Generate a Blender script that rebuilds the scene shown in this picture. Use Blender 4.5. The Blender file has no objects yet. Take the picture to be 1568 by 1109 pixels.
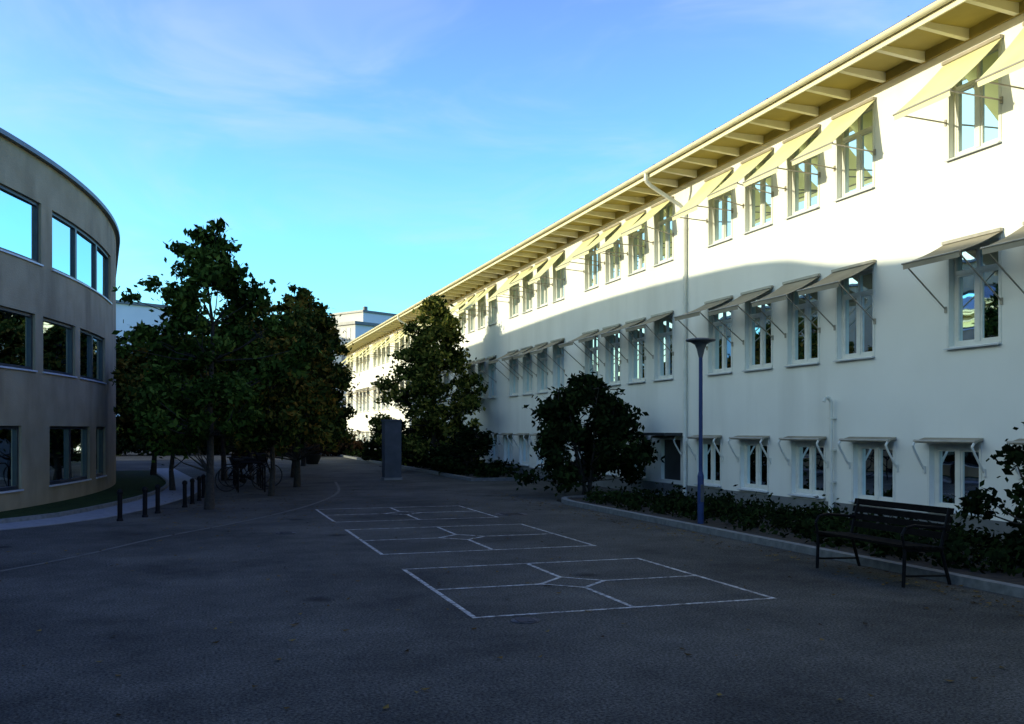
import bpy, math, random, bisect
import numpy as np
from mathutils import Vector, Matrix
random.seed(7); np.random.seed(7)
scene=bpy.context.scene
coll=scene.collection
rad=math.radians

# ------------------------------------------------------------------ materials
def newmat(name):
    m=bpy.data.materials.new(name); m.use_nodes=True
    nt=m.node_tree; nt.nodes.clear()
    out=nt.nodes.new('ShaderNodeOutputMaterial')
    return m,nt,out
def N(nt,t,**kw):
    n=nt.nodes.new(t)
    for k,v in kw.items(): setattr(n,k,v)
    return n
def noisy(name,c1,c2,scale=3.0,rough=0.8,bump=0.0,bscale=40,metal=0.0,spec=0.4,detail=4,stain=None,stainscale=0.4):
    m,nt,out=newmat(name)
    L=nt.links.new
    tc=N(nt,'ShaderNodeTexCoord')
    n1=N(nt,'ShaderNodeTexNoise'); n1.inputs['Scale'].default_value=scale; n1.inputs['Detail'].default_value=detail
    L(tc.outputs['Object'],n1.inputs['Vector'])
    r=N(nt,'ShaderNodeValToRGB'); r.color_ramp.elements[0].position=.3; r.color_ramp.elements[1].position=.7
    r.color_ramp.elements[0].color=(*c1,1); r.color_ramp.elements[1].color=(*c2,1)
    L(n1.outputs['Fac'],r.inputs['Fac'])
    col=r.outputs['Color']
    if stain:
        mp=N(nt,'ShaderNodeMapping'); mp.inputs['Scale'].default_value=stain[1]
        L(tc.outputs['Object'],mp.inputs['Vector'])
        n3=N(nt,'ShaderNodeTexNoise'); n3.inputs['Scale'].default_value=stainscale; n3.inputs['Detail'].default_value=6
        L(mp.outputs['Vector'],n3.inputs['Vector'])
        r3=N(nt,'ShaderNodeValToRGB'); r3.color_ramp.elements[0].position=.45; r3.color_ramp.elements[1].position=.75
        r3.color_ramp.elements[0].color=(0,0,0,1); r3.color_ramp.elements[1].color=(stain[2],)*3+(1,)
        L(n3.outputs['Fac'],r3.inputs['Fac'])
        mx=N(nt,'ShaderNodeMixRGB'); mx.inputs['Color2'].default_value=(*stain[0],1)
        L(r3.outputs['Color'],mx.inputs['Fac']); L(col,mx.inputs['Color1']); col=mx.outputs['Color']
    b=N(nt,'ShaderNodeBsdfPrincipled'); b.inputs['Roughness'].default_value=rough; b.inputs['Metallic'].default_value=metal
    b.inputs['Specular IOR Level'].default_value=spec
    L(col,b.inputs['Base Color'])
    if bump>0:
        n2=N(nt,'ShaderNodeTexNoise'); n2.inputs['Scale'].default_value=bscale; n2.inputs['Detail'].default_value=2
        L(tc.outputs['Object'],n2.inputs['Vector'])
        bp=N(nt,'ShaderNodeBump'); bp.inputs['Strength'].default_value=bump; bp.inputs['Distance'].default_value=.02
        L(n2.outputs['Fac'],bp.inputs['Height']); L(bp.outputs['Normal'],b.inputs['Normal'])
    L(b.outputs['BSDF'],out.inputs['Surface'])
    return m

def asphalt_nodes(nt):
    L=nt.links.new
    tc=N(nt,'ShaderNodeTexCoord')
    big=N(nt,'ShaderNodeTexNoise'); big.inputs['Scale'].default_value=.35; big.inputs['Detail'].default_value=7; big.inputs['Roughness'].default_value=.76
    L(tc.outputs['Object'],big.inputs['Vector'])
    rb=N(nt,'ShaderNodeValToRGB'); rb.color_ramp.elements[0].position=.35; rb.color_ramp.elements[1].position=.66
    rb.color_ramp.elements[0].color=(.027,.028,.025,1); rb.color_ramp.elements[1].color=(.086,.085,.072,1)
    L(big.outputs['Fac'],rb.inputs['Fac'])
    sp=N(nt,'ShaderNodeTexNoise'); sp.inputs['Scale'].default_value=45; sp.inputs['Detail'].default_value=3; sp.inputs['Roughness'].default_value=.8
    L(tc.outputs['Object'],sp.inputs['Vector'])
    rs=N(nt,'ShaderNodeValToRGB'); rs.color_ramp.elements[0].position=.36; rs.color_ramp.elements[1].position=.66
    rs.color_ramp.elements[0].color=(.22,.22,.22,1); rs.color_ramp.elements[1].color=(2.1,2.1,2.1,1)
    L(sp.outputs['Fac'],rs.inputs['Fac'])
    mu=N(nt,'ShaderNodeMixRGB',blend_type='MULTIPLY'); mu.inputs['Fac'].default_value=1
    L(rb.outputs['Color'],mu.inputs['Color1']); L(rs.outputs['Color'],mu.inputs['Color2'])
    vo=N(nt,'ShaderNodeTexVoronoi'); vo.inputs['Scale'].default_value=.6
    nz=N(nt,'ShaderNodeTexNoise'); nz.inputs['Scale'].default_value=5
    L(tc.outputs['Object'],nz.inputs['Vector'])
    va=N(nt,'ShaderNodeVectorMath',operation='MULTIPLY_ADD'); va.inputs[1].default_value=(.25,.25,.0)
    L(nz.outputs['Color'],va.inputs[0]); L(tc.outputs['Object'],va.inputs[2]); L(va.outputs['Vector'],vo.inputs['Vector'])
    rv=N(nt,'ShaderNodeValToRGB'); rv.color_ramp.elements[0].position=.04; rv.color_ramp.elements[1].position=.12
    rv.color_ramp.elements[0].color=(.35,.35,.35,1); rv.color_ramp.elements[1].color=(1,1,1,1)
    L(vo.outputs['Distance'],rv.inputs['Fac'])
    m2=N(nt,'ShaderNodeMixRGB',blend_type='MULTIPLY'); m2.inputs['Fac'].default_value=1
    L(mu.outputs['Color'],m2.inputs['Color1']); L(rv.outputs['Color'],m2.inputs['Color2'])
    bp=N(nt,'ShaderNodeBump'); bp.inputs['Strength'].default_value=.6; bp.inputs['Distance'].default_value=.012
    L(sp.outputs['Fac'],bp.inputs['Height'])
    return tc,m2.outputs['Color'],bp.outputs['Normal']
def mk_asphalt():
    m,nt,out=newmat('asphalt'); L=nt.links.new
    tc,c,n=asphalt_nodes(nt)
    b=N(nt,'ShaderNodeBsdfPrincipled'); b.inputs['Roughness'].default_value=.92; b.inputs['Specular IOR Level'].default_value=.1
    L(c,b.inputs['Base Color']); L(n,b.inputs['Normal']); L(b.outputs['BSDF'],out.inputs['Surface'])
    return m
def mk_paint():
    m,nt,out=newmat('worn_white_paint'); L=nt.links.new
    tc,c,n=asphalt_nodes(nt)
    nz=N(nt,'ShaderNodeTexNoise'); nz.inputs['Scale'].default_value=11; nz.inputs['Detail'].default_value=8; nz.inputs['Roughness'].default_value=.78
    L(tc.outputs['Object'],nz.inputs['Vector'])
    r=N(nt,'ShaderNodeValToRGB'); r.color_ramp.elements[0].position=.42; r.color_ramp.elements[1].position=.62
    L(nz.outputs['Fac'],r.inputs['Fac'])
    r.color_ramp.elements[0].color=(.05,.05,.05,1); r.color_ramp.elements[1].color=(.9,.9,.9,1)
    mx=N(nt,'ShaderNodeMixRGB'); mx.inputs['Color2'].default_value=(.66,.66,.60,1)
    L(r.outputs['Color'],mx.inputs['Fac']); L(c,mx.inputs['Color1'])
    b=N(nt,'ShaderNodeBsdfPrincipled'); b.inputs['Roughness'].default_value=.8
    L(mx.outputs['Color'],b.inputs['Base Color']); L(n,b.inputs['Normal']); L(b.outputs['BSDF'],out.inputs['Surface'])
    return m
def mk_leaf(name,cols,transl=0):
    m,nt,out=newmat(name); L=nt.links.new
    g=N(nt,'ShaderNodeNewGeometry')
    r=N(nt,'ShaderNodeValToRGB')
    els=r.color_ramp.elements
    els[0].position=0; els[0].color=(*cols[0],1); els[1].position=1; els[1].color=(*cols[-1],1)
    for i,c in enumerate(cols[1:-1]):
        e=els.new((i+1)/(len(cols)-1)); e.color=(*c,1)
    tc=N(nt,'ShaderNodeTexCoord'); nz=N(nt,'ShaderNodeTexNoise'); nz.inputs['Scale'].default_value=.9; nz.inputs['Detail'].default_value=2
    L(tc.outputs['Object'],nz.inputs['Vector'])
    ma=N(nt,'ShaderNodeMath',operation='MULTIPLY_ADD'); ma.inputs[1].default_value=1.8; ma.inputs[2].default_value=-.9
    L(nz.outputs['Fac'],ma.inputs[0])
    ad=N(nt,'ShaderNodeMath',operation='ADD'); ad.use_clamp=True
    L(g.outputs['Random Per Island'],ad.inputs[0]); L(ma.outputs[0],ad.inputs[1])
    L(ad.outputs[0],r.inputs['Fac'])
    d=N(nt,'ShaderNodeBsdfDiffuse')
    L(r.outputs['Color'],d.inputs['Color'])
    if transl:
        t=N(nt,'ShaderNodeBsdfTranslucent'); L(r.outputs['Color'],t.inputs['Color'])
        mx=N(nt,'ShaderNodeMixShader'); mx.inputs['Fac'].default_value=transl
        L(d.outputs['BSDF'],mx.inputs[1]); L(t.outputs['BSDF'],mx.inputs[2]); L(mx.outputs['Shader'],out.inputs['Surface'])
    else: L(d.outputs['BSDF'],out.inputs['Surface'])
    return m
def mk_glass(name,refl=.35,tint=(.75,.9,.95),trs=.75):
    m,nt,out=newmat(name); L=nt.links.new
    tr=N(nt,'ShaderNodeBsdfTransparent'); tr.inputs['Color'].default_value=(*[t*trs for t in tint],1)
    gl=N(nt,'ShaderNodeBsdfGlossy'); gl.inputs['Roughness'].default_value=.015; gl.inputs['Color'].default_value=(*tint,1)
    tc=N(nt,'ShaderNodeTexCoord'); nz=N(nt,'ShaderNodeTexNoise'); nz.inputs['Scale'].default_value=1.2
    L(tc.outputs['Object'],nz.inputs['Vector'])
    bp=N(nt,'ShaderNodeBump'); bp.inputs['Strength'].default_value=.05; bp.inputs['Distance'].default_value=.05
    L(nz.outputs['Fac'],bp.inputs['Height']); L(bp.outputs['Normal'],gl.inputs['Normal'])
    lw=N(nt,'ShaderNodeFresnel'); lw.inputs['IOR'].default_value=1.5
    ad=N(nt,'ShaderNodeMath',operation='ADD'); ad.use_clamp=True; ad.inputs[1].default_value=refl
    L(lw.outputs['Fac'],ad.inputs[0])
    mx=N(nt,'ShaderNodeMixShader'); L(ad.outputs[0],mx.inputs['Fac']); L(tr.outputs['BSDF'],mx.inputs[1]); L(gl.outputs['BSDF'],mx.inputs[2])
    L(mx.outputs['Shader'],out.inputs['Surface'])
    return m
def mk_fabric(name,c1,c2,transl=.3):
    m,nt,out=newmat(name); L=nt.links.new
    tc=N(nt,'ShaderNodeTexCoord'); nz=N(nt,'ShaderNodeTexNoise'); nz.inputs['Scale'].default_value=1.6; nz.inputs['Detail'].default_value=6
    L(tc.outputs['Object'],nz.inputs['Vector'])
    r=N(nt,'ShaderNodeValToRGB'); r.color_ramp.elements[0].position=.3; r.color_ramp.elements[1].position=.7
    r.color_ramp.elements[0].color=(*c1,1); r.color_ramp.elements[1].color=(*c2,1)
    L(nz.outputs['Fac'],r.inputs['Fac'])
    d=N(nt,'ShaderNodeBsdfDiffuse'); t=N(nt,'ShaderNodeBsdfTranslucent')
    L(r.outputs['Color'],d.inputs['Color']); L(r.outputs['Color'],t.inputs['Color'])
    mx=N(nt,'ShaderNodeMixShader'); mx.inputs['Fac'].default_value=transl
    L(d.outputs['BSDF'],mx.inputs[1]); L(t.outputs['BSDF'],mx.inputs[2]); L(mx.outputs['Shader'],out.inputs['Surface'])
    return m

M={}
M['asphalt']=mk_asphalt(); M['paint']=mk_paint()
M['white']=noisy('white_render',(.77,.77,.70),(.83,.83,.76),scale=.7,rough=.9,spec=.2,stain=((.52,.52,.45),(1.2,1.2,.15),.4),stainscale=.9)
M['plinth']=noisy('grey_plinth',(.12,.13,.13),(.19,.20,.20),scale=2,bump=.3)
M['soffit']=noisy('yellow_soffit_boards',(.30,.24,.06),(.38,.30,.08),scale=2,rough=.8)
M['trim']=noisy('cream_trim',(.68,.64,.44),(.76,.72,.52),scale=3,rough=.5)
M['frame']=noisy('white_window_frame',(.66,.66,.59),(.76,.76,.69),scale=6,rough=.45)
M['sill']=noisy('metal_sill',(.48,.50,.50),(.58,.60,.60),scale=5,rough=.4)
M['roofmetal']=noisy('roof_sheet_metal',(.08,.085,.09),(.12,.125,.13),scale=2,rough=.45,metal=.3)
M['pipe']=noisy('painted_pipe',(.66,.65,.56),(.76,.75,.66),scale=4,rough=.5)
M['glass']=mk_glass('window_glass',.03)
M['glassdrum']=mk_glass('office_glass',.50,(.62,.80,.87))
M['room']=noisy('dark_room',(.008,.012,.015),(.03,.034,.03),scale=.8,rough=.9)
M['curtain']=noisy('curtain',(.45,.38,.20),(.6,.53,.32),scale=5,rough=.9)
M['redcurtain']=noisy('red_curtain',(.25,.07,.04),(.32,.10,.06),scale=5,rough=.9)
M['teal']=noisy('teal_blind',(.08,.22,.22),(.12,.30,.30),scale=5,rough=.9)
M['awn_y']=mk_fabric('yellow_awning_fabric',(.80,.77,.43),(.86,.83,.52),.25)
M['awn_g']=mk_fabric('beige_awning_fabric',(.32,.285,.21),(.43,.385,.29),.2)
M['steel']=noisy('awning_arm_metal',(.32,.29,.23),(.42,.38,.31),scale=5,rough=.4,metal=.4)
M['tan']=noisy('tan_render',(.29,.235,.14),(.37,.305,.19),scale=1.5,rough=.95,bump=.4,bscale=30,spec=.1,stain=((.13,.105,.065),(1,1,.25),.7),stainscale=1.2)
M['darkframe']=noisy('dark_window_frame',(.02,.025,.028),(.035,.04,.045),scale=5,rough=.4)
M['kerb']=noisy('granite_kerb',(.10,.11,.11),(.18,.19,.19),scale=9,rough=.85,bump=.3)
M['seam']=noisy('paving_seam',(.055,.055,.045),(.10,.10,.085),scale=7,rough=.85,bump=.3)
M['paver']=noisy('path_paving',(.16,.17,.175),(.23,.24,.25),scale=6,rough=.8,bump=.3)
M['soil']=noisy('soil',(.012,.010,.007),(.03,.024,.016),scale=6,rough=1,bump=.8,bscale=12)
M['grass']=noisy('lawn',(.014,.026,.006),(.03,.05,.011),scale=5,rough=1,bump=.8,bscale=60,spec=.1)
M['bark']=noisy('bark',(.02,.017,.013),(.045,.038,.03),scale=14,rough=.95,bump=.8,bscale=25)
M['black']=noisy('black_painted_metal',(.004,.004,.005),(.008,.008,.009),scale=10,rough=.6,spec=.1)
M['blackwood']=noisy('dark_bench_slats',(.004,.004,.0035),(.009,.008,.007),scale=12,rough=.85,spec=.04)
M['blue']=noisy('blue_painted_steel',(.015,.035,.11),(.025,.05,.15),scale=6,rough=.5,spec=.3)
M['lampgrey']=noisy('lamp_grey',(.05,.055,.06),(.09,.10,.11),scale=6,rough=.5)
M['concrete']=noisy('dark_concrete',(.045,.055,.065),(.075,.085,.10),scale=3,rough=.9,bump=.3)
M['iron']=noisy('cast_iron',(.012,.012,.013),(.03,.03,.03),scale=20,rough=.6,bump=.5)
M['farwhite']=noisy('far_render',(.60,.60,.57),(.7,.69,.65),scale=.3,rough=.9)
M['farwin']=noisy('far_windows',(.10,.12,.14),(.2,.22,.24),scale=.3,rough=.3)
M['rubber']=noisy('rubber',(.01,.01,.01),(.02,.02,.02),scale=10,rough=.8)
LG=mk_leaf('green_leaves',[(.010,.020,.005),(.022,.040,.008),(.045,.078,.014),(.08,.12,.022)])
LA=mk_leaf('turning_leaves',[(.010,.020,.005),(.024,.040,.009),(.058,.076,.016),(.11,.10,.018),(.18,.10,.018)])
LY=mk_leaf('yellow_green_leaves',[(.012,.020,.006),(.028,.046,.010),(.10,.125,.025),(.30,.28,.06)],.35)
LR=mk_leaf('reddish_leaves',[(.025,.020,.010),(.045,.028,.014),(.06,.03,.015)])
LD=mk_leaf('dark_shrub_leaves',[(.006,.011,.005),(.011,.020,.007),(.020,.033,.010)])

# ------------------------------------------------------------------ mesh builder
class MB:
    def __init__(s): s.v=[];s.f=[];s.m=[];s.mats=[];s.smooth=[]
    def mi(s,k):
        mat=M[k] if isinstance(k,str) else k
        if mat not in s.mats: s.mats.append(mat)
        return s.mats.index(mat)
    def add(s,vs,fs,k,sm=False):
        o=len(s.v); s.v+= [tuple(p) for p in vs]; i=s.mi(k)
        for f in fs: s.f.append([a+o for a in f]); s.m.append(i); s.smooth.append(sm)
    def hexa(s,p,k):
        s.add(p,[(0,3,2,1),(4,5,6,7),(0,1,5,4),(1,2,6,5),(2,3,7,6),(3,0,4,7)],k)
    def box(s,x0,x1,y0,y1,z0,z1,k):
        s.hexa([(x0,y0,z0),(x1,y0,z0),(x1,y1,z0),(x0,y1,z0),(x0,y0,z1),(x1,y0,z1),(x1,y1,z1),(x0,y1,z1)],k)
    def cyl(s,p0,p1,r0,r1,k,n=8,cap=True):
        p0=Vector(p0);p1=Vector(p1);d=(p1-p0)
        if d.length<1e-6:return
        d.normalize(); a=d.orthogonal().normalized(); b=d.cross(a)
        vs=[];
        for p,r in((p0,r0),(p1,r1)):
            for i in range(n):
                t=2*math.pi*i/n; vs.append(p+(a*math.cos(t)+b*math.sin(t))*r)
        fs=[(i,(i+1)%n,n+(i+1)%n,n+i) for i in range(n)]
        s.add(vs,fs,k,True)
        if cap: s.add(vs[n:],[tuple(range(n))],k); s.add(vs[:n],[tuple(reversed(range(n)))],k)
    def path(s,pts,r,k,n=8):
        for a,b in zip(pts,pts[1:]): s.cyl(a,b,r,r,k,n)
    def lathe(s,c,prof,k,n=24):
        vs=[];m=len(prof)
        for r,z in prof:
            for i in range(n):
                t=2*math.pi*i/n; vs.append((c[0]+r*math.cos(t),c[1]+r*math.sin(t),c[2]+z))
        fs=[]
        for j in range(m-1):
            for i in range(n): fs.append((j*n+i,j*n+(i+1)%n,(j+1)*n+(i+1)%n,(j+1)*n+i))
        s.add(vs,fs,k,True)
    def obj(s,name,parent=None):
        me=bpy.data.meshes.new(name); me.from_pydata(s.v,[],s.f)
        for m in s.mats: me.materials.append(m)
        me.polygons.foreach_set('material_index',s.m); me.polygons.foreach_set('use_smooth',s.smooth)
        me.update()
        o=bpy.data.objects.new(name,me); coll.objects.link(o)
        if parent: o.parent=parent
        return o
def empty(name,loc=(0,0,0)):
    e=bpy.data.objects.new(name,None); e.location=loc; coll.objects.link(e); return e

# ------------------------------------------------------------------ camera
cam=bpy.data.cameras.new('camera'); co=bpy.data.objects.new('camera',cam); coll.objects.link(co)
co.location=(0,0,1.7); co.rotation_euler=(rad(90),0,rad(-18.28))
cam.sensor_width=36; cam.lens=33.29; cam.shift_y=.066; cam.clip_end=2000; cam.clip_start=.1
scene.camera=co

# ------------------------------------------------------------------ light
EL=8.7; PHI=10
sun=bpy.data.lights.new('sun','SUN'); so=bpy.data.objects.new('sun',sun); coll.objects.link(so)
d=Vector((math.cos(rad(EL))*math.cos(rad(PHI)),-math.cos(rad(EL))*math.sin(rad(PHI)),-math.sin(rad(EL))))
so.rotation_euler=d.to_track_quat('-Z','Y').to_euler(); so.location=(-30,10,40)
sun.energy=5; sun.angle=rad(.5); sun.color=(1,.93,.68)
w=bpy.data.worlds.new('World'); scene.world=w; w.use_nodes=True
nt=w.node_tree; nt.nodes.clear(); L=nt.links.new
wo=N(nt,'ShaderNodeOutputWorld'); bg=N(nt,'ShaderNodeBackground'); bg.inputs['Strength'].default_value=.15
sky=N(nt,'ShaderNodeTexSky'); sky.sky_type='NISHITA'; sky.sun_disc=False
sky.sun_elevation=rad(EL); sky.sun_rotation=rad(270+PHI); sky.air_density=1.0; sky.dust_density=.3; sky.ozone_density=2.0
tc=N(nt,'ShaderNodeTexCoord'); sx=N(nt,'ShaderNodeSeparateXYZ'); L(tc.outputs['Generated'],sx.inputs[0])
def ramp3(stops):
    r=N(nt,'ShaderNodeValToRGB'); e=r.color_ramp.elements
    e[0].position=stops[0][0]; e[0].color=(*[c/10 for c in stops[0][1]],1)
    e[1].position=stops[-1][0]; e[1].color=(*[c/10 for c in stops[-1][1]],1)
    for p_,c in stops[1:-1]:
        q=e.new(p_); q.color=(*[x/10 for x in c],1)
    return r
away=ramp3([(0,(1.5,2.7,3.2)),(.10,(1.5,3.0,3.6)),(.22,(1.6,2.9,4.0)),(.34,(1.8,2.5,4.6)),(.46,(2.0,2.1,4.6)),(1.0,(2.0,2.1,3.2))])
L(sx.outputs['Z'],away.inputs['Fac'])
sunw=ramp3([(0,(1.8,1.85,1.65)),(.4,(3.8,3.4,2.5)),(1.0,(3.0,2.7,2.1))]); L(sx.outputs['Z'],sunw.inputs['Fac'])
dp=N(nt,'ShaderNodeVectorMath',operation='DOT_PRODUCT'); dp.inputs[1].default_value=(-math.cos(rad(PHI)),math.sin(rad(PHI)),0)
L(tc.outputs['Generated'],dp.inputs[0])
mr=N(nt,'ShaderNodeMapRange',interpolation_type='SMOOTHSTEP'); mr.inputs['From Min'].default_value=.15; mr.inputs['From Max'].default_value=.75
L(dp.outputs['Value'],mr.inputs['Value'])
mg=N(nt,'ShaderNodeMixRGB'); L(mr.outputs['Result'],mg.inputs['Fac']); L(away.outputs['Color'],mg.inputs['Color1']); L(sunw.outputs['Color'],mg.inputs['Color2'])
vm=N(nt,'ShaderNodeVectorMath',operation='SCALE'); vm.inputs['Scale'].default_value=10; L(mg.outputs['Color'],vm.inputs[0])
v2=N(nt,'ShaderNodeVectorMath',operation='MULTIPLY'); L(vm.outputs[0],v2.inputs[0]); L(sky.outputs['Color'],v2.inputs[1])
mp=N(nt,'ShaderNodeMapping'); mp.inputs['Scale'].default_value=(1.6,1.2,4.0); mp.inputs['Rotation'].default_value=(.25,.55,.3); L(tc.outputs['Generated'],mp.inputs['Vector'])
cn=N(nt,'ShaderNodeTexNoise'); cn.inputs['Scale'].default_value=2.4; cn.inputs['Detail'].default_value=5; cn.inputs['Roughness'].default_value=.55; cn.inputs['Distortion'].default_value=.7
L(mp.outputs['Vector'],cn.inputs['Vector'])
cr_=N(nt,'ShaderNodeMapRange',interpolation_type='SMOOTHSTEP'); cr_.inputs['From Min'].default_value=.47; cr_.inputs['From Max'].default_value=.80; cr_.inputs['To Max'].default_value=.40
L(cn.outputs['Fac'],cr_.inputs['Value'])
cm=N(nt,'ShaderNodeMixRGB'); cm.inputs['Color2'].default_value=(4.8,5.8,6.4,1); L(cr_.outputs['Result'],cm.inputs['Fac']); L(v2.outputs[0],cm.inputs['Color1'])
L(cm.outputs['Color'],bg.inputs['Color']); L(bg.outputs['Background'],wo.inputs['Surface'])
scene.view_settings.view_transform='Standard'; scene.view_settings.look='None'; scene.view_settings.exposure=0

# ------------------------------------------------------------------ ground
g=MB(); g.add([(-500,-300,0),(500,-300,0),(500,900,0),(-500,900,0)],[(0,1,2,3)],'asphalt'); g.obj('ground')

pl=MB()
def line(a,b,wd=.05):
    a=Vector((*a,.004));b=Vector((*b,.004));dd=(b-a).normalized();n=Vector((-dd.y,dd.x,0))*wd/2
    a=a-dd*wd/2; b=b+dd*wd/2
    pl.add([a-n,b-n,b+n,a+n],[(0,1,2,3)],'paint')
for (y0,y1) in((8.22,11.33),(12.77,16.1),(17.5,20.4)):
    x0,x1=2.36,5.49; xc=3.94; ym=(y0+y1)/2; 
    segs=[((x0,y0),(x0,y1)),((x1,y0),(x1,y1)),((x0,y0),(x1,y0)),((x0,y1),(x1,y1)),
      ((xc,y1),(xc,ym+.38)),((xc,y0),(xc,ym-.36)),((x0,ym),(xc-.38,ym)),((x1,ym),(xc+.38,ym)),
      ((xc,ym+.38),(xc-.38,ym)),((xc-.38,ym),(xc,ym-.36)),((xc,ym-.36),(xc+.38,ym)),((xc+.38,ym),(xc,ym+.38))]
    for a,b in segs: line(a,b)
for i in range(0,len(pl.v),4):
    h=.004+.0002*((i//4)%12)
    for j in range(4): v=pl.v[i+j]; pl.v[i+j]=(v[0],v[1],h)
pl.obj('court_line_markings')

def strip(name,pts,wd,z,k,h=0):
    b=MB(); P=[Vector((p[0],p[1],0)) for p in pts]
    nn=[]
    for i in range(len(P)):
        t=(P[min(i+1,len(P)-1)]-P[max(i-1,0)]).normalized(); nn.append(Vector((-t.y,t.x,0)))
    for i in range(len(P)-1):
        a,c=P[i],P[i+1]; na,nc=nn[i]*wd/2,nn[i+1]*wd/2
        q=[a-na,c-nc,c+nc,a+na]
        if h: b.hexa([(v.x,v.y,z) for v in q]+[(v.x,v.y,z+h) for v in q],k)
        else: b.add([(v.x,v.y,z) for v in q],[(0,1,2,3)],k)
    return b.obj(name)
def smoothpts(pts,n=8):
    out=[]
    P=[Vector((p[0],p[1],0)) for p in pts]
    for i in range(len(P)-1):
        p0=P[max(i-1,0)];p1=P[i];p2=P[i+1];p3=P[min(i+2,len(P)-1)]
        for j in range(n):
            t=j/n
            out.append(.5*((2*p1)+(p2-p0)*t+(2*p0-5*p1+4*p2-p3)*t*t+(3*p1-p0-3*p2+p3)*t**3))
    out.append(P[-1]); return out
strip('paving_seam',smoothpts([(-6,8.5),(-2.27,12.7),(-.63,15.8),(1.0,18.6),(2.5,22),(3.6,26),(4.2,31)]),.08,.005,'seam')

def manhole(x,y,r):
    b=MB(); b.lathe((x,y,0),[(0,.008),(r*.86,.008),(r*.9,.004),(r*.93,.009),(r,.009),(r*1.02,0)],'iron',28)
    for i in range(-3,4):
        b.box(x-r*.6,x+r*.6,y+i*r*.2-.008,y+i*r*.2+.008,.0085,.013,'iron')
    return b.obj('manhole_cover')
manhole(5.93,18.0,.33); manhole(2.75,7.95,.13); manhole(1.35,15.9,.16)

# ------------------------------------------------------------------ white school building
WX=11.39
sb=empty('school_building',(WX,0,0)); 
def LOC(o):
    o.matrix_parent_inverse=Matrix.Translation((-WX,0,0)); return o
Y0,Y1=-24.0,77.5; TOP=7.76; T=.32
wins=[]
for k in range(-5,9):
    for j in range(4):
        s=13.99+7.52*k+1.575*j
        if s>Y0+.5 and s+1<Y1-.4: wins.append((s,s+.99,k,j))
wins.sort()
bwins=[]; 
k=-18
while True:
    s=11.57+1.905*k
    if s>Y1-1.6: break
    if s>Y0+.5: bwins.append((s,s+1.04,k))
    k+=1
door=[b for b in bwins if b[2]==5][0]
wb=MB()
def band(z0,z1,ops):
    y=Y0
    for a,b in ops:
        wb.box(WX,WX+T,y,a,z0,z1,'white'); y=b
    wb.box(WX,WX+T,y,Y1,z0,z1,'white')
zb0,zb1=.42,1.44; zm0,zm1=3.02,4.58; zt0,zt1=6.03,7.52
bops=[(a,b) for a,b,_ in bwins]
band(0,zb0,[])
band(zb0,zb1,bops); band(zb1,zm0,[]); band(zm0,zm1,[(a,b) for a,b,_,_ in wins]); band(zm1,zt0,[])
band(zt0,zt1,[(a,b) for a,b,_,_ in wins]); band(zt1,TOP,[])
wb.box(WX+T,WX+13,Y1-T,Y1,0,TOP,'white'); wb.box(WX+T,WX+13,Y0,Y0+T,0,TOP,'white'); wb.box(WX+13,WX+13.3,Y0,Y1,0,TOP,'white')
LOC(wb.obj('walls',sb))
p=MB(); p.box(WX-.025,WX-.001,Y0,Y1,0,.33,'plinth'); LOC(p.obj('plinth',sb))
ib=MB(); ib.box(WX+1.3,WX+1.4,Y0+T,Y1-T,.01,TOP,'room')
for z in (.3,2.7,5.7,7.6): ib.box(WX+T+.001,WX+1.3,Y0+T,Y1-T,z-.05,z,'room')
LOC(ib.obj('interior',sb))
fr=MB(); gl=MB(); cu=MB(); si=MB()
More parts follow.
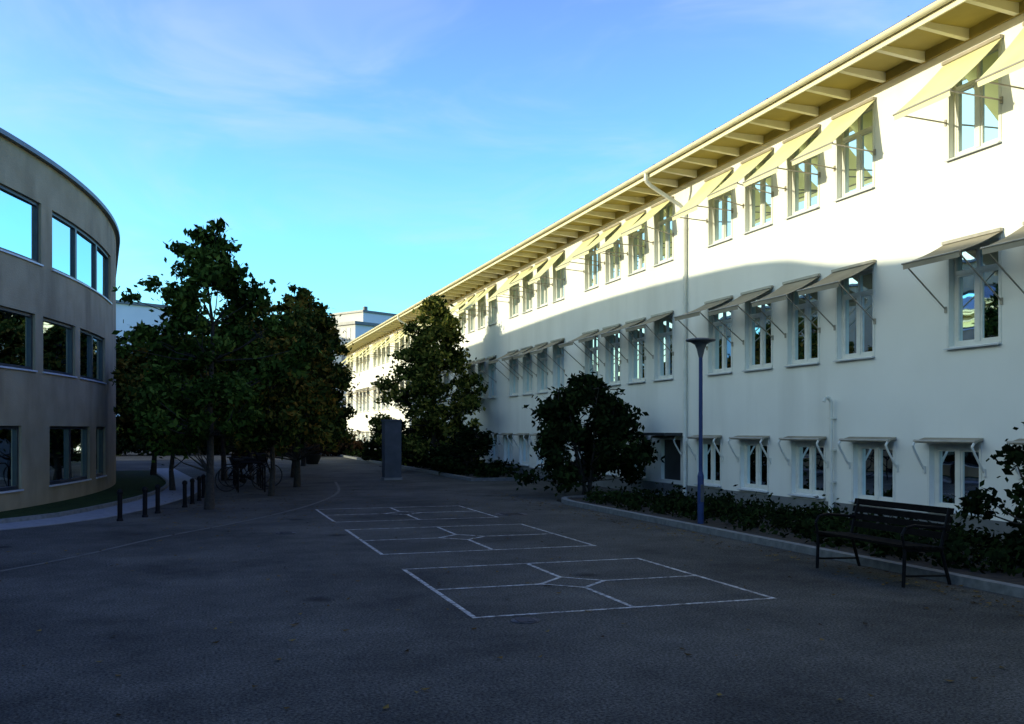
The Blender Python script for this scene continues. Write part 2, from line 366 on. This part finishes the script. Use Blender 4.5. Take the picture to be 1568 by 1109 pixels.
def window(a,b,z0,z1,transom,rng,top):
    xf=WX+.09; f=.055; dp=.06
    fr.box(xf,xf+dp,a,a+f,z0,z1,'frame'); fr.box(xf,xf+dp,b-f,b,z0,z1,'frame')
    fr.box(xf,xf+dp,a+f,b-f,z0,z0+f,'frame'); fr.box(xf,xf+dp,a+f,b-f,z1-f,z1,'frame')
    m=(a+b)/2
    zt=z1-.42 if transom else z1-f
    if transom: fr.box(xf-.01,xf+dp,a+f,b-f,zt,zt+.06,'frame')
    fr.box(xf-.012,xf+dp,m-.045,m+.045,z0+f,zt,'frame')
    if transom: fr.box(xf+.003,xf+dp,m-.03,m+.03,zt+.06,z1-f,'frame')
    for (c,e) in((a+f,m-.045),(m+.045,b-f)):
        q=.035
        fr.box(xf+.008,xf+.05,c,c+q,z0+f,zt,'frame'); fr.box(xf+.008,xf+.05,e-q,e,z0+f,zt,'frame')
        fr.box(xf+.008,xf+.05,c+q,e-q,z0+f,z0+f+q,'frame'); fr.box(xf+.008,xf+.05,c+q,e-q,zt-q,zt,'frame')
        tl=rng.uniform(-.004,.004)
        gl.add([(xf+.03+tl,c+q,z0+f+q),(xf+.03-tl,e-q,z0+f+q),(xf+.03-tl,e-q,zt-q),(xf+.03+tl,c+q,zt-q)],[(0,1,2,3)],'glass')
    if transom: 
        gl.add([(xf+.034,a+f,zt+.06),(xf+.034,b-f,zt+.06),(xf+.034,b-f,z1-f),(xf+.034,a+f,z1-f)],[(0,1,2,3)],'glass')
    si.hexa([(WX-.07,a-.05,z0-.05),(WX+.09,a-.05,z0-.012),(WX+.09,b+.05,z0-.012),(WX-.07,b+.05,z0-.05),
             (WX-.07,a-.05,z0-.03),(WX+.09,a-.05,z0+.008),(WX+.09,b+.05,z0+.008),(WX-.07,b+.05,z0-.03)],'sill')
    for (c,e,zz0,zz1) in((a-.05,a,z0,z1+.05),(b,b+.05,z0,z1+.05),(a,b,z1,z1+.05)):
        fr.box(WX-.012,WX-.001,c,e,zz0,zz1,'frame')
    r=rng.random()
    if top:
        if r<.75:
            n=10; 
            for i in range(n):
                yy0=a+(b-a)*i/n; yy1=a+(b-a)*(i+1)/n; xo=WX+.36+(i%2)*.03
                zz=z0+ (0 if rng.random()<.8 else .3)
                if r<.4 and 3<=i<=6: continue
                cu.add([(xo,yy0,zz),(WX+.36+((i+1)%2)*.03,yy1,zz),(WX+.36+((i+1)%2)*.03,yy1,z1),(xo,yy0,z1)],[(0,1,2,3)],'curtain')
    else:
        if r<.22:
            zz=z1-rng.uniform(.3,1.3)*(z1-z0)/1.5
            cu.box(WX+.36,WX+.37,a,b,zz,z1,'teal' if rng.random()<.7 else 'curtain')
        elif r<.36:
            k='redcurtain' if rng.random()<.35 else 'curtain'
            for i in range(3):
                cu.box(WX+.36+.02*(i%2),WX+.375+.02*(i%2),a+.1*i,a+.1*i+.1,z0,z1,k)
rng=random.Random(3)
for a,b,k,j in wins:
    window(a,b,zm0,zm1,True,rng,False); window(a,b,zt0,zt1,True,rng,True)
for a,b,k in bwins:
    if k==5: continue
    window(a,b,zb0,zb1,False,rng,False)
LOC(fr.obj('window_frames',sb)); LOC(gl.obj('window_glass',sb)); LOC(cu.obj('curtains',sb)); LOC(si.obj('window_sills',sb))
dm=MB(); dm.box(WX+.1,WX+.15,door[0],door[1],zb0,zb1,'darkframe'); dm.box(WX-.6,WX-.01,door[0]-.3,door[1]+.3,1.55,1.62,'darkframe'); LOC(dm.obj('basement_hatch',sb))

aw=MB(); ar=MB()
def awning(a,b,ztop,out,drop,k,armz,rng):
    out*=rng.uniform(.90,1.05); drop*=rng.uniform(.86,1.12)
    a-=.09;b+=.09; n=6
    top=[];
    for i in range(n+1):
        t=i/n; sag=-.03*math.sin(math.pi*t)
        top.append((WX-.03-out*t, ztop-drop*t+sag))
    for (x0,z0),(x1,z1) in zip(top,top[1:]):
        aw.hexa([(x0,a,z0),(x0,b,z0),(x1,b,z1),(x1,a,z1),(x0,a,z0+.008),(x0,b,z0+.008),(x1,b,z1+.008),(x1,a,z1+.008)],k)
    xe,ze=top[-1]
    ar.cyl((xe,a-.02,ze),(xe,b+.02,ze),.017,.017,'steel',8)
    aw.add([(xe-.004,a,ze-.015),(xe-.004,b,ze-.015),(xe+.006,b,ze-.09),(xe+.006,a,ze-.09)],[(0,1,2,3)],k)
    ar.box(WX-.075,WX-.013,a,b,ztop,ztop+.05,'steel')
    for y in (a+.03,b-.03):
        ar.cyl((xe,y,ze),(WX-.01,y,armz),.013,.013,'steel',6)
        ar.box(WX-.03,WX-.002,y-.02,y+.02,armz-.05,armz+.05,'steel')
rng=random.Random(5)
for a,b,k,j in wins:
    awning(a,b,7.54,.93,.80,'awn_y',6.62,rng)
    awning(a,b,4.66,.84,.36,'awn_g',3.62,rng)
for a,b,k in bwins:
    z=1.53
    aw.hexa([(WX-.02,a-.1,z),(WX-.02,b+.1,z),(WX-.20,b+.1,z-.03),(WX-.20,a-.1,z-.03),(WX-.02,a-.1,z+.04),(WX-.02,b+.1,z+.04),(WX-.20,b+.1,z-.01),(WX-.20,a-.1,z-.01)],'awn_g')
    ar.cyl((WX-.20,a-.13,z-.02),(WX-.20,b+.13,z-.02),.028,.028,'steel',10)
    for y in(a-.11,b+.11):
        pts=[(WX-.20,y,z-.02),(WX-.25,y,z-.10),(WX-.20,y,z-.2),(WX-.09,y,z-.38),(WX-.02,y,z-.48)]
        ar.path(pts,.02,'frame',6)
        ar.box(WX-.03,WX-.003,y-.025,y+.025,z-.55,z-.43,'frame')
LOC(aw.obj('awnings',sb)); LOC(ar.obj('awning_arms',sb))

ev=MB(); OH=1.02
ev.box(WX-OH,WX,Y0-.5,Y1+.6,7.92,7.95,'soffit')
ev.box(WX-OH-.03,WX-OH,Y0-.5,Y1+.6,7.80,8.0,'trim')
ev.box(WX-.05,WX+T,Y0,Y1,TOP,7.919,'soffit')
y=Y0
while y<Y1+.5:
    ev.hexa([(WX-OH+.02,y,7.84),(WX-.051,y,7.76),(WX-.051,y+.09,7.76),(WX-OH+.02,y+.09,7.84),(WX-OH+.02,y,7.919),(WX-.051,y,7.919),(WX-.051,y+.09,7.919),(WX-OH+.02,y+.09,7.919)],'trim')
    y+=.94
LOC(ev.obj('eaves',sb))
rf=MB(); xr=WX+6.6
for (xa,za,xb,zb) in((WX-OH-.06,7.99,xr,9.9),(WX+14.3,7.99,xr,9.9)):
    rf.hexa([(xa,Y0-.55,za),(xa,Y1+.65,za),(xb,Y1+.65,zb),(xb,Y0-.55,zb),(xa,Y0-.55,za+.04),(xa,Y1+.65,za+.04),(xb,Y1+.65,zb+.04),(xb,Y0-.55,zb+.04)],'roofmetal')
for yy in (Y0+.1,Y1-.1):
    rf.add([(WX,yy,7.95),(WX+13.3,yy,7.95),(xr,yy,9.85)],[(0,1,2)],'white')
LOC(rf.obj('roof',sb))
gt=MB()
n=8; xg=WX-OH-.10; zg=7.95
prof=[(xg+.07*math.cos(math.pi+math.pi*i/n),zg+.07*math.sin(math.pi+math.pi*i/n)) for i in range(n+1)]
for (xa,za),(xb,zb) in zip(prof,prof[1:]):
    gt.add([(xa,Y0-.5,za),(xa,Y1+.6,za),(xb,Y1+.6,zb),(xb,Y0-.5,zb)],[(0,1,2,3)],'trim',True)
y=Y0
while y<Y1: 
    gt.box(xg-.082,xg+.08,y,y+.03,zg+.001,zg+.016,'roofmetal'); y+=.94
for yd in (20.75,50.83,-9.3):
    gt.path([(xg,yd,7.9),(xg,yd,7.72),(xg+.12,yd,7.62),(WX-.2,yd,7.2),(WX-.07,yd,7.08),(WX-.07,yd,.05)],.05,'pipe',12)
    for z in (1,2.9,4.8,6.6): gt.cyl((WX-.07,yd,z),(WX-.07,yd,z+.05),.06,.06,'pipe',12)
LOC(gt.obj('gutter_and_downpipe',sb))
vp=MB(); yv=15.05
vp.path([(WX-.09,yv,0),(WX-.09,yv,2.22),(WX-.14,yv,2.3),(WX-.22,yv,2.3),(WX-.25,yv,2.22)],.035,'pipe',12)
vp.cyl((WX-.09,yv,0),(WX-.09,yv,.5),.05,.05,'pipe',12)
for z in(.7,1.3,1.9): vp.box(WX-.13,WX-.003,yv-.05,yv+.05,z,z+.03,'pipe')
LOC(vp.obj('vent_pipe',sb))
# ------------------------------------------------------------------ curved office building
Cx,Cy,R=-30.4,30.0,28.0
pts=[Vector((-34,56,0)),Vector((-4.7,56,0))]  # hidden far side, laid out so its shadow fits the school wall
th=6.0
arcpts=[]
while th>=-19.001:
    arcpts.append(Vector((Cx+R*math.cos(rad(th)),Cy+R*math.sin(rad(th)),0))); th-=1.0
tail=smoothpts([(arcpts[-1].x,arcpts[-1].y),(-5.0,19.6),(-7.4,18.3),(-9.2,16.0),(-9.8,13.0)],6)  # unseen end of the outline, bent to shape its shadow on the school wall
pts+=arcpts+tail[1:]+[Vector((-9.8,-22,0)),Vector((-34,-22,0))]  # unseen straight wing added to keep the near ground in shade
cum=[0]
for a,b in zip(pts,pts[1:]): cum.append(cum[-1]+(b-a).length)
def at(s):
    s=max(0,min(s,cum[-1]-1e-4))
    i=max(0,bisect.bisect_right(cum,s)-1); i=min(i,len(pts)-2)
    t=(s-cum[i])/(cum[i+1]-cum[i]); return i,pts[i].lerp(pts[i+1],t)
vn=[]
for i in range(len(pts)):
    if i==0: t=pts[1]-pts[0]
    elif i==len(pts)-1: t=pts[-1]-pts[-2]
    else:
        t1=(pts[i]-pts[i-1]).normalized();t2=(pts[i+1]-pts[i]).normalized()
        t=t1+t2
        if t1.dot(t2)<.9: t=t2
    t.normalize(); vn.append(Vector((-t.y,t.x,0)))
def nrm(s):
    i,_=at(s); t=(s-cum[i])/(cum[i+1]-cum[i])
    a,b=vn[i],vn[i+1]
    if a.dot(b)<.9: b=a
    return a.lerp(b,t).normalized()
sA=cum[2]; 
def sth(t): return sA+(6-t)*R*math.pi/180
def panel(mb,s0,s1,z0,z1,o0,o1,k):
    brk=[s0]+[c for c in cum if s0+.01<c<s1-.01]+[s1]
    for a,b in zip(brk,brk[1:]):
        _,pa=at(a+1e-4);_,pb=at(b-1e-4); na,nb=nrm(a+1e-4),nrm(b-1e-4)
        q=[pa+na*o0,pb+nb*o0,pb+nb*o1,pa+na*o1]
        mb.hexa([(v.x,v.y,z0) for v in q]+[(v.x,v.y,z1) for v in q],k)
sg=1 if nrm(sA+5).x>0 else -1
if sg<0: vn=[-v for v in vn]
ob=empty('curved_office_building',(-20,20,0))
def LO(o): o.matrix_parent_inverse=Matrix.Translation((20,-20,0)); return o
H=7.6; sMax=cum[-1]
up=[(sth(-1.3),sth(-13.3),[sth(-5.6),sth(-9.75)]),(sth(-14.5),sth(-18.8),[])]
md=[(sth(-3.6),sth(-9.4),[sth(-6.6)]),(sth(-10.2),sth(-14.3),[]),(sth(-15.1),sth(-18.9),[])]
lw=[(sth(-3.5),sth(-6.2),[]),(sth(-7.6),sth(-13.6),[sth(-10.7)]),(sth(-16.4),sth(-18.9),[])]
def extra(lst,a0,a1,per,wd,mull):
    s=a0
    while s+wd<a1: lst.append((s,s+wd,[s+wd*i/mull for i in range(1,mull)])); s+=per
for lst in (up,md,lw):
    extra(lst,sth(-20.2),sth(-19)+7.5,2.4,1.9,1)
    extra(lst,cum[1]+1,sA+1.2,6.5,5.6,3)
    extra(lst,cum[-3]+1.5,cum[-2]-1,6.5,5.6,3)
    extra(lst,1,cum[1]-1,6.5,5.6,3)
    lst.sort()
ow=MB(); of=MB(); og=MB(); oi=MB()
def oband(z0,z1,ops):
    s=0
    for a,b,_ in ops: panel(ow,s,a,z0,z1,-.35,0,'tan'); s=b
    panel(ow,s,sMax,z0,z1,-.35,0,'tan')
levels=[(0,.45,[]),(.45,1.78,lw),(1.78,2.98,[]),(2.98,4.2,md),(4.2,5.32,[]),(5.32,6.66,up),(6.66,H,[])]
for z0,z1,o in levels: oband(z0,z1,o)
for z0,z1,o in levels:
    for a,b,mm in o:
        f=.07
        panel(of,a,a+f,z0,z1,-.16,-.06,'darkframe');panel(of,b-f,b,z0,z1,-.16,-.06,'darkframe')
        panel(of,a+f,b-f,z0,z0+f,-.16,-.06,'darkframe');panel(of,a+f,b-f,z1-f,z1,-.16,-.06,'darkframe')
        for m in mm: panel(of,m-.07,m+.07,z0+f,z1-f,-.16,-.05,'darkframe')
        panel(of,a-.03,b+.03,z0-.035,z0,-.06,.04,'sill')
        edges=[a+f]+sum([[m-.07,m+.07] for m in mm],[])+[b-f]
        for c,e in zip(edges[::2],edges[1::2]):
            _,pa=at(c);_,pb=at(e);na=nrm(c);nb=nrm(e);pa=pa-na*.11;pb=pb-nb*.11
            og.add([(pa.x,pa.y,z0+f),(pb.x,pb.y,z0+f),(pb.x,pb.y,z1-f),(pa.x,pa.y,z1-f)],[(0,1,2,3)],'glassdrum' if z0>2 else 'glass')
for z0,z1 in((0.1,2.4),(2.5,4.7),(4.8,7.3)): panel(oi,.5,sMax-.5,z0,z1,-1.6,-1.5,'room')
LO(ow.obj('walls',ob)); LO(of.obj('window_frames',ob)); LO(og.obj('window_glass',ob)); LO(oi.obj('interior',ob))
orf=MB(); panel(orf,0,sMax,H,H+.10,-.5,.12,'roofmetal'); 
orf.add([(p.x,p.y,H-.01) for p in pts],[tuple(range(len(pts)))],'roofmetal')
LO(orf.obj('roof',ob))
ss0,ss1=sA-8,sth(-19)+5
b=MB(); panel(b,ss0,ss1,0,.05,0.0,1.45,'grass'); b.obj('lawn')
b=MB(); panel(b,ss0,ss1,0,.09,1.451,1.53,'kerb'); b.obj('kerb')
b=MB(); panel(b,ss0-3,ss1+2,-.01,.012,1.531,2.5,'paver'); b.obj('footpath')

# ------------------------------------------------------------------ planting beds
bed=MB(); bed.box(8.05,WX-.03,-20,21.0,-.02,.07,'soil')
bed.obj('planting_bed')
strip('kerb',smoothpts([(7.95,-20),(7.95,0),(7.95,10),(7.95,18),(8.0,20.2),(8.5,21.2),(9.6,21.5),(WX-.06,21.55)],6),.14,0,'kerb',.10)
bed=MB(); bed.box(8.6,WX-.03,30.0,70,-.02,.07,'soil'); bed.obj('planting_bed')
strip('kerb',[(WX-.06,29.93),(8.53,29.93),(8.53,50),(8.53,70)],.13,0,'kerb',.11)

# ------------------------------------------------------------------ foliage
def leaf_mesh(name,centers,radii,counts,size,mat,seed=0,flat=1.0,expo=.6):
    rs=np.random.RandomState(seed)
    P=[]
    for c,r,n in zip(centers,radii,counts):
        v=rs.normal(size=(n,3)); v/=np.linalg.norm(v,axis=1)[:,None]
        rr=r*rs.rand(n)**expo
        st=rs.rand(n)<.16; rr[st]*=1.7
        p=v*rr[:,None]; p[:,2]*=flat
        P.append(p+np.array(c))
    P=np.concatenate(P); n=len(P)
    u=rs.normal(size=(n,3)); u/=np.linalg.norm(u,axis=1)[:,None]
    w_=rs.normal(size=(n,3)); w_-= (w_*u).sum(1)[:,None]*u; w_/=np.linalg.norm(w_,axis=1)[:,None]
    s=size*(.6+.8*rs.rand(n))[:,None]
    vs=np.empty((n,4,3)); vs[:,0]=P-u*s*.6; vs[:,1]=P+w_*s*.33-u*s*.05; vs[:,2]=P+u*s*.6; vs[:,3]=P-w_*s*.33-u*s*.05
    me=bpy.data.meshes.new(name); me.vertices.add(n*4); me.vertices.foreach_set('co',vs.reshape(-1))
    me.loops.add(n*4); me.loops.foreach_set('vertex_index',np.arange(n*4,dtype=np.int32))
    me.polygons.add(n); me.polygons.foreach_set('loop_start',np.arange(0,n*4,4,dtype=np.int32))
    me.materials.append(mat); me.update(calc_edges=True); me.validate()
    return me
def tree(name,loc,h,r,base,seed,mat,nl=14000,size=.13,trunk_r=.09,stems=1,cr=(.2,.42),shape='oval',ncl=110,ex=1.35):
    rs=random.Random(seed); root=empty(name,(*loc,0))
    tb=MB(); centers=[];radii=[]
    for i in range(ncl):
        t=(i+rs.random())/ncl
        t=t**.9
        z=base+(h-base)*t
        if shape=='oval': pr=math.sin(math.pi*min(1,(t*.80+.14)))**.75
        elif shape=='egg':
            pr=(.80+.5*t if t<.35 else math.sqrt(max(0,1-((t-.35)/.68)**2))**1.05)
            if t>.35: pr*=.97
        elif shape=='spire':
            pr=(.85+.5*t if t<.28 else .95*(1-((t-.28)/.75)**ex)+.05)
        else: pr=math.sqrt(max(0,1-(t*.95)**2))*(.8+.2*math.sin(5*t))
        a=rs.uniform(0,2*math.pi); 
        lob=1+.20*math.sin(3*a+seed)+.16*math.sin(5*a+7*t)
        q=r*pr*lob*math.sqrt(rs.uniform(.08,1.0))*rs.uniform(.80,1.18)
        c=Vector((q*math.cos(a),q*math.sin(a),z-.12*q+rs.uniform(-.12,.12))); centers.append(c); radii.append(rs.uniform(*cr)*(r/1.7)**.7*(1.0 if t<.85 else .66))
    tops=[]
    for sidx in range(stems):
        a=2*math.pi*sidx/stems+rs.uniform(-.4,.4); sp=0 if stems==1 else .45*r
        p=Vector((0 if stems==1 else .08*math.cos(a),0 if stems==1 else .08*math.sin(a),-.05)); segs=7; rr=trunk_r
        for j in range(segs):
            t=(j+1)/segs
            q=Vector((sp*t*math.cos(a)+rs.uniform(-.05,.05)*(1+t),sp*t*math.sin(a)+rs.uniform(-.05,.05)*(1+t),h*.93*t))
            r2=trunk_r*(1-.88*t); tb.cyl(p,q,rr if j else rr*1.3,r2,'bark',8,False); tops.append((q,r2)); p=q; rr=r2
    for c in centers:
        cand=[(q,r2) for q,r2 in tops if q.z<c.z-.1 and q.z>base*.6] or tops[:1]
        q,r2=min(cand,key=lambda e:(e[0]-c).length)
        mid=(q+c)/2+Vector((rs.uniform(-.12,.12),rs.uniform(-.12,.12),-.08))
        tb.cyl(q,mid,max(.012,r2*.4),.013,'bark',5,False); tb.cyl(mid,c,.013,.005,'bark',5,False)
    tb.obj('trunk_and_limbs',root)
    w_=np.array([x**2 for x in radii]); cnt=(w_/w_.sum()*nl).astype(int)+1
    me=leaf_mesh('foliage',[tuple(c) for c in centers],[x*1.15 for x in radii],cnt,size,mat,seed,.75)
    fo=bpy.data.objects.new('foliage',me); coll.objects.link(fo); fo.parent=root
    return root
def clone(src,loc,rz,sc):
    root=empty(src.name.split('.')[0],(*loc,0)); root.rotation_euler=(0,0,rz); root.scale=sc
    for c in list(src.children):
        o=bpy.data.objects.new(c.name.split('.')[0],c.data); coll.objects.link(o); o.parent=root
    return root
tA=tree('deciduous_tree',(.2,21.2),5.95,1.62,1.45,16,LG,14500,.12,.09,shape='spire',ncl=130,cr=(.15,.33),ex=2.1)
tB=tree('deciduous_tree',(1.75,25.0),4.9,1.3,1.5,12,LA,11000,.125,.07,ncl=90)
tC=tree('deciduous_tree',(2.75,28.6),5.9,1.6,1.4,13,LA,14000,.135,.09,shape='spire',ncl=125,cr=(.17,.35),ex=2.4)
clone(tB,(-.7,28.0),2.1,(1.05,1.05,.88))
clone(tC,(3.2,34.5),1.2,(1.1,1.1,.92))
clone(tB,(.8,33),3.9,(1.3,1.3,1.1))
clone(tC,(2.0,40),4.4,(1.2,1.2,1.0))
clone(tB,(-1.6,37),.6,(1.4,1.4,1.1))
clone(tC,(4.6,45),.9,(1.1,1.1,.95))
tD=tree('birch_tree',(9.05,37.4),7.0,2.0,.6,24,LY,19000,.16,.10,stems=1,shape='spire',ncl=140,cr=(.20,.40),ex=1.7)
tree('large_shrub',(9.5,22.6),2.95,1.75,.6,33,LD,13000,.13,.045,stems=5,shape='dome',cr=(.18,.38),ncl=95)
tE=tree('garden_shrub',(9.95,8.75),1.95,.95,.2,32,LD,6000,.10,.03,stems=4,shape='dome',cr=(.2,.4),ncl=55)
clone(tE,(10.2,4.0),1.0,(1.2,1.2,1.1))
clone(tE,(9.6,34.0),2.0,(1.5,1.5,.9)); clone(tE,(9.9,43.0),3.0,(1.8,1.8,1.1)); clone(tE,(9.8,50.0),4.0,(1.8,1.8,1.2))
def hedge(name,x0,x1,y0,y1,h,n,size,mat,seed,lump=.25):
    rs=random.Random(seed); cs=[];rr=[]
    k=int((x1-x0)*(y1-y0)/(lump*lump)*.9)
    for i in range(k):
        hh=h*rs.uniform(.4,1.0)
        cs.append((rs.uniform(x0,x1),rs.uniform(y0,y1),hh*.55)); rr.append(max(lump*.8,hh*.6)*rs.uniform(.7,1.1))
    me=leaf_mesh(name,cs,rr,[max(3,n//k)]*k,size,mat,seed,.9)
    o=bpy.data.objects.new(name,me); coll.objects.link(o); return o
hedge('groundcover_plants',8.3,10.8,-4,20.6,.38,22000,.085,LD,41,.3)
hedge('groundcover_plants',8.8,11.1,30.2,66,.5,9000,.13,LD,42,.5)
hedge('hedge',-6,3.5,66,69,2.4,10000,.30,LD,43,.7)
hedge('hedge',3.5,10,60,64,1.5,9000,.24,LR,44,.6)
rs=random.Random(77); cs=[];rr=[]
for i in range(240):
    x=rs.uniform(-22,13); y=rs.uniform(82,92); hh=6.2+1.6*math.sin(x*.9)+rs.uniform(-1,1)
    cs.append((x,y,rs.uniform(.8,hh))); rr.append(rs.uniform(.7,1.4))
me=leaf_mesh('distant_trees',cs,rr,[100]*240,.5,LD,78,.8)
o=bpy.data.objects.new('distant_trees',me); coll.objects.link(o)
rs=np.random.RandomState(9); n=1500
fx=np.concatenate([rs.normal(.8,2.2,500),rs.uniform(7.2,7.88,500)-np.abs(rs.normal(0,.15,500)),rs.uniform(-5,8,500)])
fy=np.concatenate([rs.normal(22,3.5,500),rs.uniform(3,24,500),rs.uniform(3,30,500)])
fv=[];ff=[]
for i in range(n):
    if fx[i]<-1.0 and fy[i]>15: continue
    a=rs.uniform(0,6.28); s=rs.uniform(.018,.04); c,sn=math.cos(a),math.sin(a); x,y=fx[i],fy[i]; z=.009+rs.uniform(0,.004)
    o_=len(fv)
    fv+= [(x+c*s,y+sn*s,z+rs.uniform(0,.015)),(x-sn*s*.6,y+c*s*.6,z),(x-c*s,y-sn*s,z+rs.uniform(0,.012)),(x+sn*s*.6,y-c*s*.6,z)]; ff.append((o_,o_+1,o_+2,o_+3))
LF=mk_leaf('dry_leaves',[(.03,.022,.012),(.07,.045,.018),(.13,.085,.03),(.16,.12,.04)])
me=bpy.data.meshes.new('fallen_leaves'); me.from_pydata(fv,[],ff); me.materials.append(LF); o=bpy.data.objects.new('fallen_leaves',me); coll.objects.link(o)

# ------------------------------------------------------------------ far buildings
def farb(name,cx,cy,wd,dp,h,rz,fl,cols,box=None):
    b=MB(); b.box(-wd/2,wd/2,-dp/2,dp/2,0,h,'farwhite'); b.box(-wd/2-.3,wd/2+.3,-dp/2-.3,dp/2+.3,h,h+.35,'roofmetal')
    fh=h/fl
    for f in range(fl):
        for c in range(cols):
            x=-wd/2+wd*(c+.5)/cols; z=f*fh+fh*.35
            b.box(x-.8,x+.8,-dp/2-.04,-dp/2-.01,z,z+1.5,'farwin'); b.box(x-.06,x+.06,-dp/2-.08,-dp/2-.04,z,z+1.5,'farwhite')
        for c in range(max(2,int(dp/4))):
            y=-dp/2+dp*(c+.5)/max(2,int(dp/4)); b.box(-wd/2-.04,-wd/2-.01,y-.7,y+.7,f*fh+fh*.35,f*fh+fh*.35+1.5,'farwin')
    if box: b.box(*box,'farwhite'); x0,x1,y0,y1,z0,z1=box; b.box(x0-.2,x1+.2,y0-.2,y1+.2,z1,z1+.25,'roofmetal'); b.cyl(((x0+x1)/2,(y0+y1)/2,z1),((x0+x1)/2,(y0+y1)/2,z1+1.2),.3,.3,'roofmetal')
    o=b.obj(name); o.location=(cx,cy,0); o.rotation_euler=(0,0,rad(rz)); return o
farb('apartment_building',17.5,125,20,12,14.3,-58,5,6,(2,8,-3,3,14.66,16.2))
farb('apartment_building',-11,130,18,12,16.6,-60,6,5)

# ------------------------------------------------------------------ street lamp
sl=empty('street_lamp',(8.26,14.57,0)); b=MB()
b.cyl((0,0,-.05),(0,0,.9),.055,.055,'blue',16); b.cyl((0,0,.9),(0,0,.98),.055,.035,'blue',16,False); b.cyl((0,0,.98),(0,0,2.98),.035,.033,'blue',16)
b.box(-.03,.03,-.062,-.05,.45,.75,'lampgrey'); b.obj('pole',sl)
b=MB(); b.lathe((0,0,2.95),[(.036,0),(.04,.02),(.05,.06),(.07,.15),(.10,.22),(.17,.265),(.25,.285),(.26,.30),(.25,.315),(.12,.335),(0,.345)],'lampgrey',32); b.obj('head',sl)

# ------------------------------------------------------------------ bench
bn=empty('park_bench',(7.2,8.3,0)); b=MB(); Lb=1.62
for y in (.06,Lb-.06):
    b.cyl((0,y,0),(.02,y,.42),.02,.02,'black',8); b.cyl((.62,y,0),(.50,y,.40),.02,.02,'black',8)
    b.cyl((.50,y,.40),(.62,y,.84),.02,.02,'black',8); b.cyl((.0,y,.40),(.52,y,.38),.018,.018,'black',8)
    b.path([(.02,y,.40),(-.02,y,.56),(.03,y,.64),(.14,y,.66),(.34,y,.64),(.55,y,.62)],.017,'black',8)
    b.cyl((.0,y,.12),(.60,y,.10),.012,.012,'black',8)
b.obj('frame',bn)
b=MB()
for i in range(5): x=.0+.105*i; b.box(x,x+.085,0,Lb,.425-.008*i,.452-.008*i,'blackwood')
b.obj('seat',bn); b=MB()
for i in range(4):
    z=.50+.09*i; x=.515+.024*i
    b.hexa([(x,0,z),(x+.025,0,z),(x+.025,Lb,z),(x,Lb,z),(x+.018,0,z+.07),(x+.043,0,z+.07),(x+.043,Lb,z+.07),(x+.018,Lb,z+.07)],'blackwood')
b.obj('backrest',bn)

# ------------------------------------------------------------------ bollards, pillar, planters, bicycles
for (x,y) in((-1.4,19.0),(-1.0,19.7),(-.8,20.5),(-.3,21.9),(-.15,22.8),(-.0,23.8),(.1,24.8)):
    b=MB(); b.cyl((0,0,0),(0,0,.5),.045,.045,'black',12); b.lathe((0,0,0),[(.06,.0),(.06,.03),(.045,.05)],'black',12); b.lathe((0,0,.5),[(.045,0),(.055,.01),(.055,.05),(.04,.08),(0,.095)],'black',12)
    o=b.obj('bollard'); o.location=(x,y,0)
b=MB(); b.box(-.28,.28,-.28,.28,0,1.98,'concrete'); b.box(-.31,.31,-.31,.31,1.98,2.04,'concrete'); b.box(-.31,.31,-.31,.31,0,.08,'plinth')
o=b.obj('concrete_pillar'); o.location=(6.2,31.8,0)
for (x,y) in((1.7,44),(5.3,47.5),(3.0,50)):
    e=empty('planter',(x,y,0)); b=MB(); b.lathe((0,0,0),[(0,0),(.28,0),(.33,.1),(.45,.42),(.5,.5),(.47,.5),(.42,.44),(0,.42)],'iron',20); b.obj('bowl',e)
    me=leaf_mesh('plants',[(0,0,.55)],[.4],[260],.14,LR,5,.6); oo=bpy.data.objects.new('plants',me); coll.objects.link(oo); oo.parent=e
def bicycle(x,y,rz):
    e=empty('bicycle',(x,y,0)); e.rotation_euler=(rad(6),0,rad(rz)); b=MB()
    for cx in(-.52,.52):
        n=24
        ring=[(cx+.33*math.cos(2*math.pi*i/n),0,.345+.33*math.sin(2*math.pi*i/n)) for i in range(n+1)]
        b.path(ring,.016,'rubber',6)
        for i in range(0,n,2): b.cyl((cx,0,.345),ring[i],.0025,.0025,'black',3,False)
        b.cyl((cx,-.04,.345),(cx,.04,.345),.02,.02,'black',8)
    b.obj('wheels',e); b=MB()
    for a,c in(((-.52,0,.345),(-.08,0,.30)),((-.08,0,.30),(-.22,0,.86)),((-.52,0,.345),(-.2,0,.76)),((-.2,0,.78),(.34,0,.80)),((-.08,0,.30),(.37,0,.72)),((.32,0,.92),(.52,0,.345)),((.32,0,.92),(.30,0,1.0))):
        b.cyl(a,c,.016,.016,'black',8)
    b.path([(.18,-.27,1.02),(.30,-.12,1.02),(.30,.12,1.02),(.18,.27,1.02)],.012,'black',8)
    b.hexa([(-.36,-.08,.86),(-.08,-.02,.86),(-.08,.02,.86),(-.36,.08,.86),(-.36,-.08,.91),(-.08,-.02,.90),(-.08,.02,.90),(-.36,.08,.91)],'rubber')
    b.cyl((-.08,-.09,.30),(-.08,.09,.30),.07,.07,'black',12); b.obj('frame',e)
bicycle(1.2,27.2,20); bicycle(1.5,28.6,15); bicycle(1.3,29.6,24)
b=MB()
for i in range(5):
    y=26.6+i*.9
    b.path([(1.0,y,0),(1.0,y,.7),(1.1,y,.8),(1.6,y,.8),(1.7,y,.7),(1.7,y,0)],.022,'black',8)
b.obj('bicycle_rack')
print('DONE', len(bpy.data.objects))
